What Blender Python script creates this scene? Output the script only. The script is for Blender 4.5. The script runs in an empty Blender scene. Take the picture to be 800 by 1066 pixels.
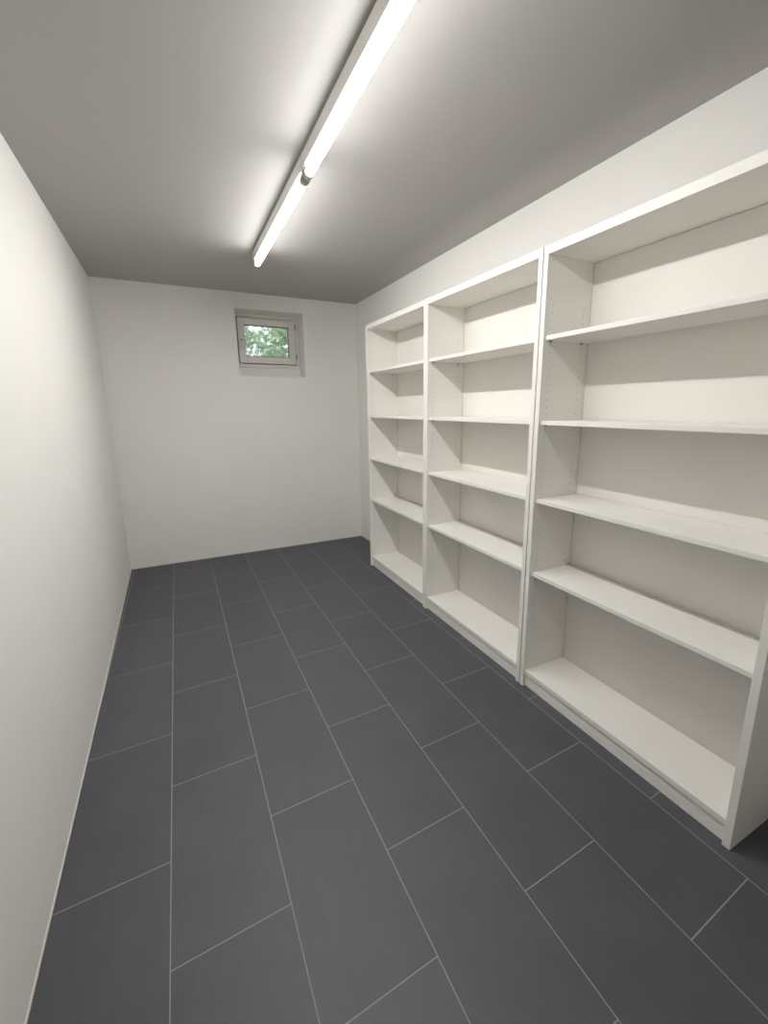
import bpy, bmesh, math, random
from mathutils import Matrix, Vector

C = bpy.context.scene.collection
SC = bpy.context.scene
random.seed(7)

# ------------------------------------------------------------------ camera
FPX, YAW, PITCH, ROLL = 451.154, 0.46800, -0.21513, 0.00762
CAM_H, CX, CY = 1.3617, 416.59, 522.65
cy_, sy_ = math.cos(YAW), math.sin(YAW)
r0 = Vector((cy_, -sy_, 0))
f0 = Vector((sy_, cy_, 0))
cp, sp = math.cos(PITCH), math.sin(PITCH)
fw = f0 * cp + Vector((0, 0, sp))
u0 = -f0 * sp + Vector((0, 0, cp))
cr, sr = math.cos(ROLL), math.sin(ROLL)
right = r0 * cr - u0 * sr
up = r0 * sr + u0 * cr
cam_data = bpy.data.cameras.new('camera')
cam = bpy.data.objects.new('camera', cam_data)
C.objects.link(cam)
cam.matrix_world = Matrix(((right.x, up.x, -fw.x, 0),
                           (right.y, up.y, -fw.y, 0),
                           (right.z, up.z, -fw.z, CAM_H),
                           (0, 0, 0, 1)))
cam_data.sensor_fit = 'HORIZONTAL'
cam_data.sensor_width = 36.0
cam_data.lens = FPX * 36.0 / 800.0
cam_data.shift_x = -(CX - 400.0) / 800.0
cam_data.shift_y = (CY - 533.0) / 800.0
cam_data.clip_start = 0.01
SC.camera = cam

# ------------------------------------------------------------------ world, exposure
TUBE_STRENGTH = 170.0
TUBE_BRIGHT_ANGLE = 46.0          # half angle of the full-strength underside, made up to steer light down
SKY_STRENGTH = 1.7
world = bpy.data.worlds.new('world')
SC.world = world
world.use_nodes = True
bg = world.node_tree.nodes['Background']
bg.inputs['Color'].default_value = (0.86, 0.94, 1.0, 1)      # bright overcast sky
bg.inputs['Strength'].default_value = SKY_STRENGTH
SC.view_settings.view_transform = 'Standard'
SC.view_settings.look = 'None'
SC.view_settings.gamma = 1.0
SC.view_settings.use_curve_mapping = False
SC.view_settings.exposure = 0.10
SC.cycles.max_bounces = 14
SC.cycles.diffuse_bounces = 9
SC.cycles.use_denoising = True


# ------------------------------------------------------------------ materials
def principled(name, color, rough=0.5, spec=0.5, mottle=0.0, mottle_scale=3.0, bump=0.0, bump_scale=200.0):
    m = bpy.data.materials.new(name)
    m.use_nodes = True
    nt = m.node_tree
    b = nt.nodes['Principled BSDF']
    b.inputs['Base Color'].default_value = (*color, 1)
    b.inputs['Roughness'].default_value = rough
    b.inputs['Specular IOR Level'].default_value = spec
    if mottle or bump:
        tc = nt.nodes.new('ShaderNodeTexCoord')
    if mottle:
        n = nt.nodes.new('ShaderNodeTexNoise')
        n.inputs['Scale'].default_value = mottle_scale
        n.inputs['Detail'].default_value = 5
        nt.links.new(tc.outputs['Object'], n.inputs['Vector'])
        mr = nt.nodes.new('ShaderNodeMapRange')
        mr.inputs['From Min'].default_value = 0.3
        mr.inputs['From Max'].default_value = 0.7
        mr.inputs['To Min'].default_value = 1 - mottle
        mr.inputs['To Max'].default_value = 1 + mottle
        nt.links.new(n.outputs['Fac'], mr.inputs['Value'])
        vm = nt.nodes.new('ShaderNodeVectorMath')
        vm.operation = 'SCALE'
        vm.inputs[0].default_value = color
        nt.links.new(mr.outputs['Result'], vm.inputs['Scale'])
        nt.links.new(vm.outputs['Vector'], b.inputs['Base Color'])
    if bump:
        n2 = nt.nodes.new('ShaderNodeTexNoise')
        n2.inputs['Scale'].default_value = bump_scale
        n2.inputs['Detail'].default_value = 3
        nt.links.new(tc.outputs['Object'], n2.inputs['Vector'])
        bp = nt.nodes.new('ShaderNodeBump')
        bp.inputs['Strength'].default_value = bump
        bp.inputs['Distance'].default_value = 0.002
        nt.links.new(n2.outputs['Fac'], bp.inputs['Height'])
        nt.links.new(bp.outputs['Normal'], b.inputs['Normal'])
    return m


M_WALL = principled('wall_paint', (0.82, 0.81, 0.785), 0.75, 0.25, 0.012, 2.2, 0.12, 260)
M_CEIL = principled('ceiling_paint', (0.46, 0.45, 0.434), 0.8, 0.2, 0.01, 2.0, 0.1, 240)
M_CAULK = principled('joint_sealant', (0.66, 0.63, 0.58), 0.5, 0.3, 0.03, 9.0)
M_BOARD = principled('white_melamine', (0.81, 0.795, 0.758), 0.38, 0.45, 0.008, 6.0, 0.05, 400)
M_BACK = principled('foil_hardboard', (0.77, 0.752, 0.712), 0.5, 0.35, 0.008, 6.0)
M_HOLE = principled('drilled_hole', (0.36, 0.35, 0.32), 0.8, 0.1)
M_PIN = principled('nickel_pin', (0.30, 0.29, 0.27), 0.35, 0.5)
M_PIN.node_tree.nodes['Principled BSDF'].inputs['Metallic'].default_value = 0.8
M_LAMP = principled('lamp_enamel', (0.74, 0.73, 0.69), 0.45, 0.4)
M_SOCKET = principled('grey_plastic', (0.36, 0.36, 0.34), 0.4, 0.4)
M_STARTER = principled('starter_plastic', (0.78, 0.76, 0.62), 0.45, 0.4)
M_PVC = principled('window_plastic', (0.76, 0.73, 0.69), 0.35, 0.4, 0.01, 8.0)
M_GASKET = principled('rubber_gasket', (0.07, 0.07, 0.075), 0.6, 0.3)
M_STEM = principled('bark', (0.22, 0.19, 0.15), 0.8, 0.2, 0.2, 30.0)
M_SOIL = principled('garden_soil', (0.22, 0.25, 0.14), 0.9, 0.1, 0.3, 8.0)


def tube_material(name, strength):
    m = bpy.data.materials.new(name)
    m.use_nodes = True
    b = m.node_tree.nodes['Principled BSDF']
    b.inputs['Base Color'].default_value = (0.9, 0.9, 0.9, 1)
    b.inputs['Roughness'].default_value = 0.3
    b.inputs['Emission Color'].default_value = (1.0, 0.985, 0.965, 1)
    b.inputs['Emission Strength'].default_value = strength
    return m


def glass_material():
    m = bpy.data.materials.new('window_glass')
    m.use_nodes = True
    nt = m.node_tree
    b = nt.nodes['Principled BSDF']
    b.inputs['Base Color'].default_value = (0.97, 1.0, 0.98, 1)
    b.inputs['Roughness'].default_value = 0.06
    b.inputs['IOR'].default_value = 1.45
    b.inputs['Transmission Weight'].default_value = 1.0
    return m


def leaf_material():
    m = bpy.data.materials.new('green_leaf')
    m.use_nodes = True
    nt = m.node_tree
    b = nt.nodes['Principled BSDF']
    b.inputs['Roughness'].default_value = 0.55
    b.inputs['Subsurface Weight'].default_value = 0.0
    g = nt.nodes.new('ShaderNodeNewGeometry')
    cr_ = nt.nodes.new('ShaderNodeValToRGB')
    cr_.color_ramp.elements[0].color = (0.32, 0.42, 0.27, 1)
    cr_.color_ramp.elements[1].color = (0.64, 0.73, 0.53, 1)
    nt.links.new(g.outputs['Random Per Island'], cr_.inputs['Fac'])
    nt.links.new(cr_.outputs['Color'], b.inputs['Base Color'])
    return m


TILE_W, TILE_L, TILE_X0, TILE_SKEW = 0.303, 0.603, -0.1545, 0.045


def tile_material():
    m = bpy.data.materials.new('slate_tiles')
    m.use_nodes = True
    nt = m.node_tree
    N, L = nt.nodes, nt.links
    b = N['Principled BSDF']

    def math_(op, a, c=None):
        n = N.new('ShaderNodeMath')
        n.operation = op
        for i, v in enumerate((a, c)):
            if v is None:
                continue
            if isinstance(v, (int, float)):
                n.inputs[i].default_value = v
            else:
                L.new(v, n.inputs[i])
        return n.outputs[0]

    tc = N.new('ShaderNodeTexCoord')
    sep = N.new('ShaderNodeSeparateXYZ')
    L.new(tc.outputs['Object'], sep.inputs[0])
    x, y = sep.outputs[0], sep.outputs[1]
    u = math_('DIVIDE', math_('SUBTRACT', x, TILE_X0), TILE_W)
    col = math_('FLOOR', u)
    fu = math_('SUBTRACT', u, col)
    par = math_('MODULO', math_('ADD', col, 100.0), 2.0)          # 0 for the even columns
    off = math_('ADD', math_('MULTIPLY', par, 0.300), 0.983)      # joints of the half-bond
    yy = math_('SUBTRACT', y, math_('MULTIPLY', x, TILE_SKEW))
    v = math_('DIVIDE', math_('SUBTRACT', yy, off), TILE_L)
    row = math_('FLOOR', v)
    fv = math_('SUBTRACT', v, row)
    du = math_('MULTIPLY', math_('MINIMUM', fu, math_('SUBTRACT', 1.0, fu)), TILE_W)
    dv = math_('MULTIPLY', math_('MINIMUM', fv, math_('SUBTRACT', 1.0, fv)), TILE_L)
    d = math_('MINIMUM', du, dv)
    mr = N.new('ShaderNodeMapRange')
    mr.inputs['From Min'].default_value = 0.0011
    mr.inputs['From Max'].default_value = 0.0017
    L.new(d, mr.inputs['Value'])
    mask = mr.outputs['Result']                                   # 0 in the grout, 1 on the tile
    # per-tile tone, cloudy mottling and fine lengthwise streaks
    cmb = N.new('ShaderNodeCombineXYZ')
    L.new(col, cmb.inputs[0]); L.new(row, cmb.inputs[1])
    wn = N.new('ShaderNodeTexWhiteNoise')
    wn.noise_dimensions = '3D'
    L.new(cmb.outputs[0], wn.inputs['Vector'])
    n1 = N.new('ShaderNodeTexNoise')
    n1.inputs['Scale'].default_value = 5.0
    n1.inputs['Detail'].default_value = 6
    L.new(tc.outputs['Object'], n1.inputs['Vector'])
    mp = N.new('ShaderNodeMapping')
    mp.inputs['Scale'].default_value = (90, 6, 1)
    L.new(tc.outputs['Object'], mp.inputs['Vector'])
    n2 = N.new('ShaderNodeTexNoise')
    n2.inputs['Scale'].default_value = 1.0
    n2.inputs['Detail'].default_value = 4
    L.new(mp.outputs[0], n2.inputs['Vector'])
    tone = math_('ADD', math_('MULTIPLY', math_('SUBTRACT', wn.outputs['Value'], 0.5), 0.11),
                 math_('ADD', math_('MULTIPLY', math_('SUBTRACT', n1.outputs['Fac'], 0.5), 0.42),
                       math_('MULTIPLY', math_('SUBTRACT', n2.outputs['Fac'], 0.5), 0.24)))
    scale = math_('ADD', 1.0, tone)
    vm = N.new('ShaderNodeVectorMath')
    vm.operation = 'SCALE'
    vm.inputs[0].default_value = TILE_COLOR
    L.new(scale, vm.inputs['Scale'])
    mix = N.new('ShaderNodeMix')
    mix.data_type = 'RGBA'
    L.new(mask, mix.inputs['Factor'])
    mix.inputs[6].default_value = (*GROUT_COLOR, 1)
    L.new(vm.outputs[0], mix.inputs[7])
    L.new(mix.outputs[2], b.inputs['Base Color'])
    rg = math_('ADD', 0.52, math_('ADD', math_('MULTIPLY', math_('SUBTRACT', 1.0, mask), 0.3),
                                  math_('MULTIPLY', math_('SUBTRACT', n1.outputs['Fac'], 0.5), 0.15)))
    L.new(rg, b.inputs['Roughness'])
    b.inputs['Specular IOR Level'].default_value = 0.5
    hgt = math_('ADD', mask, math_('MULTIPLY', n2.outputs['Fac'], 0.06))
    bp = N.new('ShaderNodeBump')
    bp.inputs['Strength'].default_value = 0.35
    bp.inputs['Distance'].default_value = 0.001
    L.new(hgt, bp.inputs['Height'])
    L.new(bp.outputs['Normal'], b.inputs['Normal'])
    return m


TILE_COLOR = (0.076, 0.079, 0.0905)
GROUT_COLOR = (0.30, 0.287, 0.268)
M_TUBE = tube_material('fluorescent_tube', TUBE_STRENGTH)
M_TUBE_BACK = tube_material('fluorescent_tube_dimmed_side', TUBE_STRENGTH * 0.115)  # weaker emission added to a plain tube so most light goes down
M_GLASS, M_LEAF, M_TILE = glass_material(), leaf_material(), tile_material()


# ------------------------------------------------------------------ mesh helpers
def add_box(bm, x0, x1, y0, y1, z0, z1, bevel=0.0, mat=0):
    r = bmesh.ops.create_cube(bm, size=1.0)
    vs = r['verts']
    for v in vs:
        v.co = Vector((x0 if v.co.x < 0 else x1, y0 if v.co.y < 0 else y1, z0 if v.co.z < 0 else z1))
    fs = {f for v in vs for f in v.link_faces}
    for f in fs:
        f.material_index = mat
    if bevel:
        es = list({e for v in vs for e in v.link_edges})
        rb = bmesh.ops.bevel(bm, geom=es, offset=bevel, segments=2, profile=0.6, affect='EDGES')
        for f in rb['faces']:
            f.material_index = mat


def add_cyl(bm, p0, p1, rad, seg=24, mat=0, rad2=None, bevel=0.0):
    p0, p1 = Vector(p0), Vector(p1)
    d = p1 - p0
    mtx = Matrix.Translation((p0 + p1) / 2) @ d.to_track_quat('Z', 'Y').to_matrix().to_4x4()
    r = bmesh.ops.create_cone(bm, cap_ends=True, segments=seg, radius1=rad,
                              radius2=rad if rad2 is None else rad2, depth=d.length, matrix=mtx)
    fs = {f for v in r['verts'] for f in v.link_faces}
    for f in fs:
        f.material_index = mat
        f.smooth = len(f.verts) == 4
    if bevel:
        es = [e for f in fs if len(f.verts) > 4 for e in f.edges]
        bmesh.ops.bevel(bm, geom=es, offset=bevel, segments=3, profile=0.5, affect='EDGES')


def link_mesh(name, bm, mats, parent=None, loc=None):
    me = bpy.data.meshes.new(name)
    bmesh.ops.recalc_face_normals(bm, faces=bm.faces)
    bm.to_mesh(me)
    bm.free()
    for m in (mats if isinstance(mats, (list, tuple)) else [mats]):
        me.materials.append(m)
    o = bpy.data.objects.new(name, me)
    C.objects.link(o)
    if loc:
        o.location = loc
    if parent:
        o.parent = parent
    return o


def struct(name, bm, mats):
    o = link_mesh(name, bm, mats)
    o['kind'] = 'structure'
    return o


def thing(name, loc, label, cat, group=None):
    o = bpy.data.objects.new(name, None)
    o.empty_display_size = 0.1
    C.objects.link(o)
    o.location = loc
    o['label'] = label
    o['category'] = cat
    if group:
        o['group'] = group
    return o


def prism(bm, pts, z0, z1):
    lo = [bm.verts.new((x, y, z0)) for x, y in pts]
    hi = [bm.verts.new((x, y, z1)) for x, y in pts]
    n = len(pts)
    bm.faces.new(lo[::-1]); bm.faces.new(hi)
    for i in range(n):
        bm.faces.new((lo[i], lo[(i + 1) % n], hi[(i + 1) % n], hi[i]))


# ------------------------------------------------------------------ room shell
H = 2.345
YB, YF = 4.234, -0.75
WT = 0.36                                        # thickness of the outer wall


def xl(y):
    return -0.4581 - 0.01134 * (y - 2)


def xr(y):
    return 1.6784 - 0.00314 * (y - 2)


bm = bmesh.new(); prism(bm, [(-0.75, YF - 0.25), (1.95, YF - 0.25), (1.95, YB + 0.1), (-0.75, YB + 0.1)], -0.12, 0)
struct('floor', bm, M_TILE)
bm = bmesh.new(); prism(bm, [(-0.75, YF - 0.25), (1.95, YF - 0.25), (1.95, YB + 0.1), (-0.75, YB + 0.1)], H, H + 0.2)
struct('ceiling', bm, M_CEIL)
bm = bmesh.new(); prism(bm, [(xl(YF), YF), (xl(YB), YB), (-0.75, YB), (-0.75, YF)], 0, H)
struct('wall_left', bm, M_WALL)
bm = bmesh.new(); prism(bm, [(xr(YF), YF), (1.95, YF), (1.95, YB), (xr(YB), YB)], 0, H)
struct('wall_right', bm, M_WALL)
bm = bmesh.new(); add_box(bm, -0.75, 1.95, YF - 0.2, YF, 0, H)
struct('wall_front', bm, M_WALL)

# back wall with the window recess: the opening goes right through above the apron
WX0, WX1, WZ0, WZ1, APZ = 0.545, 1.145, 1.648, 2.215, 1.738
FD = 0.20                                        # depth of the window frame in the recess
bm = bmesh.new()
add_box(bm, -0.75, WX0, YB, YB + WT, 0, H)
add_box(bm, WX1, 1.95, YB, YB + WT, 0, H)
add_box(bm, WX0, WX1, YB, YB + WT, 0, WZ0)
add_box(bm, WX0, WX1, YB, YB + WT, WZ1, H)
add_box(bm, WX0, WX1, YB + FD + 0.012, YB + WT, WZ0, APZ)
struct('wall_back', bm, M_WALL)

# pale sealant joints where the walls meet the tiles
bm = bmesh.new(); prism(bm, [(xl(YF) - 0.002, YF), (xl(YF) + 0.0035, YF), (xl(YB) + 0.0035, YB), (xl(YB) - 0.002, YB)], 0, 0.0065)
struct('baseboard_left', bm, M_CAULK)
bm = bmesh.new(); add_box(bm, xl(YB) + 0.005, xr(YB) - 0.005, YB - 0.005, YB + 0.002, 0, 0.0065)
struct('baseboard_back', bm, M_CAULK)
bm = bmesh.new(); prism(bm, [(xr(YF) + 0.002, YF), (xr(YF) - 0.005, YF), (xr(YB) - 0.005, YB), (xr(YB) + 0.002, YB)], 0, 0.0065)
struct('baseboard_right', bm, M_CAULK)

# ------------------------------------------------------------------ window
win = bpy.data.objects.new('window_1', None)
C.objects.link(win)
win.location = (0.845, YB + FD, APZ)
win['kind'] = 'structure'


def ring(bm, x0, x1, z0, z1, w, y0, y1, bevel=0.002):
    add_box(bm, x0, x0 + w, y0, y1, z0, z1, bevel)
    add_box(bm, x1 - w, x1, y0, y1, z0, z1, bevel)
    add_box(bm, x0 + w, x1 - w, y0, y1, z1 - w, z1, bevel)
    add_box(bm, x0 + w, x1 - w, y0, y1, z0, z0 + w, bevel)


hw = 0.30
zt_ = WZ1 - APZ
bm = bmesh.new(); ring(bm, -hw, hw, 0, zt_, 0.032, 0.0, 0.07)
ring(bm, -hw, hw, 0, zt_, 0.056, 0.058, 0.075)        # rebate behind the sash
link_mesh('window_frame', bm, M_PVC, win)
bm = bmesh.new()
ring(bm, -hw + 0.038, hw - 0.038, 0.040, zt_ - 0.038, 0.061, -0.014, 0.055, 0.004)
sash = link_mesh('sash', bm, M_PVC, win)
gx0, gx1, gz0, gz1 = -hw + 0.097, hw - 0.097, 0.101, zt_ - 0.097
bm = bmesh.new(); ring(bm, gx0 - 0.001, gx1 + 0.001, gz0 - 0.001, gz1 + 0.001, 0.005, -0.006, 0.035, 0)
link_mesh('gasket', bm, M_GASKET, sash)
bm = bmesh.new(); add_box(bm, gx0 + 0.001, gx1 - 0.001, 0.012, 0.018, gz0 + 0.001, gz1 - 0.001)
link_mesh('pane', bm, M_GLASS, sash)
bm = bmesh.new()                                  # small lever handle on the left stile
hx, hz = -hw + 0.062, 0.5 * zt_
add_box(bm, hx - 0.012, hx + 0.012, -0.020, -0.014, hz - 0.030, hz + 0.030, 0.002)
add_cyl(bm, (hx, -0.018, hz), (hx, -0.056, hz), 0.009, 16, mat=1)
add_box(bm, hx - 0.008, hx + 0.008, -0.052, -0.038, hz - 0.075, hz + 0.012, 0.004)
link_mesh('handle', bm, [M_BOARD, M_SOCKET], sash)
for z_ in (0.085, zt_ - 0.12):
    bm = bmesh.new()
    add_cyl(bm, (hw - 0.030, -0.012, z_), (hw - 0.030, -0.012, z_ + 0.05), 0.007, 14, bevel=0.001)
    add_box(bm, hw - 0.036, hw - 0.024, -0.010, 0.002, z_ + 0.004, z_ + 0.046, 0.001)
    link_mesh('hinge', bm, M_SOCKET, win)
for x_ in (-0.17, 0.17):
    bm = bmesh.new()
    add_box(bm, x_ - 0.03, x_ + 0.03, -0.004, 0.002, 0.010, 0.022, 0.0015)
    link_mesh('drain_cap', bm, M_PVC, win)

# ------------------------------------------------------------------ garden behind the window
bm = bmesh.new(); prism(bm, [(-5, YB + WT), (8, YB + WT), (8, 14), (-5, 14)], 1.3, 1.62)
g_ = link_mesh('ground', bm, M_SOIL)
g_['kind'] = 'structure'


def shrub(name, x, y, z0, rx, ry, h, n, label, group, seed):
    rnd = random.Random(seed)
    root = thing(name, (x, y, z0), label, 'shrub', group)
    bm = bmesh.new()
    for k in range(9):
        a = rnd.uniform(0, 6.28)
        q = Vector((0.05 * math.cos(a), 0.05 * math.sin(a), 0))
        tip = Vector((rx * 0.7 * math.cos(a) * rnd.random(), ry * 0.7 * math.sin(a), h * rnd.uniform(0.6, 0.9)))
        mid = q.lerp(tip, 0.5) + Vector((rnd.uniform(-.06, .06), rnd.uniform(-.06, .06), 0.05))
        add_cyl(bm, q - Vector((0, 0, 0.02)), mid, 0.014, 8, rad2=0.010)
        add_cyl(bm, mid, tip, 0.010, 8, rad2=0.004)
    link_mesh('stem', bm, M_STEM, root)
    bm = bmesh.new()
    for k in range(n):
        th, ct = rnd.uniform(0, 6.283), rnd.uniform(-0.95, 1)
        st, rr = math.sqrt(1 - ct * ct), rnd.uniform(0.35, 1) ** 0.6
        wob = 1 + 0.22 * math.sin(5 * th + seed) * st
        c = Vector((rx * rr * st * math.cos(th) * wob, ry * rr * st * math.sin(th) * wob, h * 0.52 + h * 0.5 * rr * ct))
        ln, wd = rnd.uniform(0.05, 0.085), rnd.uniform(0.018, 0.03)
        ax = Vector((rnd.gauss(0, 1), rnd.gauss(0, 1), rnd.gauss(0.2, 0.8))).normalized()
        sd = ax.cross(Vector((rnd.gauss(0, 1), rnd.gauss(0, 1), rnd.gauss(0, 1)))).normalized()
        nn = ax.cross(sd)
        pts = [c, c + ax * ln * .4 + sd * wd + nn * .006, c + ax * ln, c + ax * ln * .4 - sd * wd + nn * .006, c + ax * ln * .45 - nn * .004]
        v = [bm.verts.new(p) for p in pts]
        bm.faces.new((v[0], v[1], v[4])); bm.faces.new((v[1], v[2], v[4]))
        bm.faces.new((v[2], v[3], v[4])); bm.faces.new((v[3], v[0], v[4]))
    link_mesh('foliage', bm, M_LEAF, root)


shrub('garden_shrub', 1.52, 5.75, 1.62, 0.46, 0.42, 0.98, 2000, 'leafy green garden shrub seen through the right side of the small window', None, 3)
shrub('garden_shrub', 0.97, 6.85, 1.62, 0.42, 0.36, 0.98, 1050, 'sparser green garden shrub seen through the left side of the small window', None, 11)

# ------------------------------------------------------------------ bookcases
XF, XB, ZT, TH = 1.404, 1.673, 1.994, 0.0235
SHELF_TOPS = (1.650, 1.300, 0.952, 0.600)


def add_disc(bm, x, y, z, ny, rad, mat):
    vs = [bm.verts.new((x + rad * math.cos(k * math.pi / 5), y, z + rad * math.sin(k * math.pi / 5))) for k in range(10)]
    f = bm.faces.new(vs if ny < 0 else vs[::-1])
    f.material_index = mat


def make_bookcase(label):
    """Origin: front left foot as the camera sees it (far end); runs towards -Y, depth towards +X."""
    W = 0.948
    D = XB - XF
    root = thing('bookcase', (XF, 0, 0), label, 'bookcase', 'white bookcases along the right wall')
    for s in (0, 1):
        ya, yb = (-TH, 0) if s == 0 else (-W, -W + TH)
        bm = bmesh.new()
        add_box(bm, 0, D, ya, yb, 0, ZT, 0.0012)
        yi = ya if s == 0 else yb                # inner face with its two rows of peg holes
        ny = -1 if s == 0 else 1
        for xh in (0.040, 0.222):
            for k in range(48):
                z = 0.27 + 0.032 * k
                if min(abs(z - (t - 0.010)) for t in SHELF_TOPS) < 0.013:
                    continue
                add_disc(bm, xh, yi + ny * 0.0003, z, ny, 0.0026, 1)
        link_mesh('side_panel', bm, [M_BOARD, M_HOLE], root)
    bm = bmesh.new(); add_box(bm, 0.0006, D, -W + TH, -TH, ZT - 0.034, ZT - 0.0004, 0.0012)
    link_mesh('top_panel', bm, M_BOARD, root)
    bm = bmesh.new(); add_box(bm, D - 0.0035, D - 0.0005, -W + TH + 0.002, -TH - 0.002, 0.06, ZT - 0.036)
    link_mesh('back_panel', bm, M_BACK, root)
    bm = bmesh.new(); add_box(bm, 0.008, D - 0.0075, -W + TH, -TH, 0.066, 0.088, 0.0012)
    link_mesh('bottom_shelf', bm, M_BOARD, root)
    bm = bmesh.new(); add_box(bm, 0.0145, 0.0325, -W + TH, -TH, 0.001, 0.0655, 0.0008)
    link_mesh('plinth', bm, M_BOARD, root)
    for t in SHELF_TOPS:
        bm = bmesh.new(); add_box(bm, 0.012, D - 0.009, -W + TH + 0.001, -TH - 0.001, t - 0.018, t, 0.0014)
        link_mesh('shelf', bm, M_BOARD, root)
        for s in (0, 1):
            for xh in (0.040, 0.222):
                y0 = -TH if s == 0 else -W + TH
                dy = -0.009 if s == 0 else 0.009
                bm = bmesh.new()
                add_cyl(bm, (xh, y0, t - 0.0215), (xh, y0 + dy, t - 0.0215), 0.0032, 12)
                add_cyl(bm, (xh, y0, t - 0.0215), (xh, y0 + dy * 0.15, t - 0.0215), 0.005, 12)
                link_mesh('shelf_pin', bm, M_PIN, root)
    return root


def copy_tree(o, label):
    r = o.copy()
    C.objects.link(r)
    r['label'] = label
    for ch in list(o.children):
        c = ch.copy()
        C.objects.link(c)
        c.parent = r
    return r


case = make_bookcase('white open bookcase farthest from the camera, in the corner by the window wall')
case.location = (XF, 3.3645, 0)
for y_, lab in ((2.4135, 'white open bookcase in the middle, between the two other bookcases'),
                (1.459, 'white open bookcase nearest the camera, largest, with its outer side panel in view')):
    c_ = copy_tree(case, lab)
    c_.location = (XF, y_, 0)

# ------------------------------------------------------------------ fluorescent battens
LX = 0.5615


def make_light(label, y0, y1):
    """Batten along Y between y0 (near) and y1 (far); origin on the ceiling."""
    L_ = y1 - y0
    root = thing('fluorescent_light', (LX, y0, H), label, 'ceiling light', 'fluorescent battens on the ceiling')
    bm = bmesh.new()
    add_box(bm, -0.009, 0.009, 0.02, L_ - 0.02, -0.010, 0.0)
    link_mesh('mounting_rail', bm, M_LAMP, root)
    bm = bmesh.new()
    add_box(bm, -0.0185, 0.0185, 0.001, L_ - 0.001, -0.061, -0.009, 0.003)
    link_mesh('housing', bm, M_LAMP, root)
    tz = -0.0845
    bm = bmesh.new()
    add_cyl(bm, (0, 0.045, tz), (0, L_ - 0.045, tz), 0.0165, 32)
    bm.normal_update()
    for f in bm.faces:                            # made-up dimming of sides and top, keeps ceiling and upper walls darker
        if f.normal.z > -math.cos(math.radians(TUBE_BRIGHT_ANGLE)):
            f.material_index = 1
    tube = link_mesh('tube', bm, [M_TUBE, M_TUBE_BACK], root)
    for ya, yb, mat in ((0.028, 0.046, M_LAMP), (L_ - 0.046, L_ - 0.028, M_LAMP)):
        bm = bmesh.new()
        add_cyl(bm, (0, ya, tz), (0, yb, tz), 0.0169, 32, bevel=0.001)
        link_mesh('end_cap', bm, mat, tube)
    for ya, sg in ((0.012, 1), (L_ - 0.012, -1)):
        bm = bmesh.new()
        y_a, y_b = sorted((ya - 0.006 * sg, ya + 0.016 * sg))
        add_box(bm, -0.0105, 0.0105, y_a, y_b, tz - 0.002, -0.0605, 0.003)
        add_cyl(bm, (0, y_a, tz), (0, y_b, tz), 0.0195, 28, bevel=0.004)
        add_cyl(bm, (0.014, (y_a + y_b) / 2, tz + 0.012), (0.028, (y_a + y_b) / 2, tz + 0.014), 0.0045, 10)
        link_mesh('lamp_holder', bm, M_SOCKET, root)
    bm = bmesh.new()
    add_cyl(bm, (0.0, L_ - 0.13, -0.060), (0.0, L_ - 0.13, -0.078), 0.0105, 20, bevel=0.002)
    link_mesh('starter', bm, M_STARTER, root)
    return root


make_light('white fluorescent batten nearest the camera, running out of the top of the picture', 0.70, 1.915)
make_light('white fluorescent batten farther away, pointing at the window wall', 1.918, 3.133)
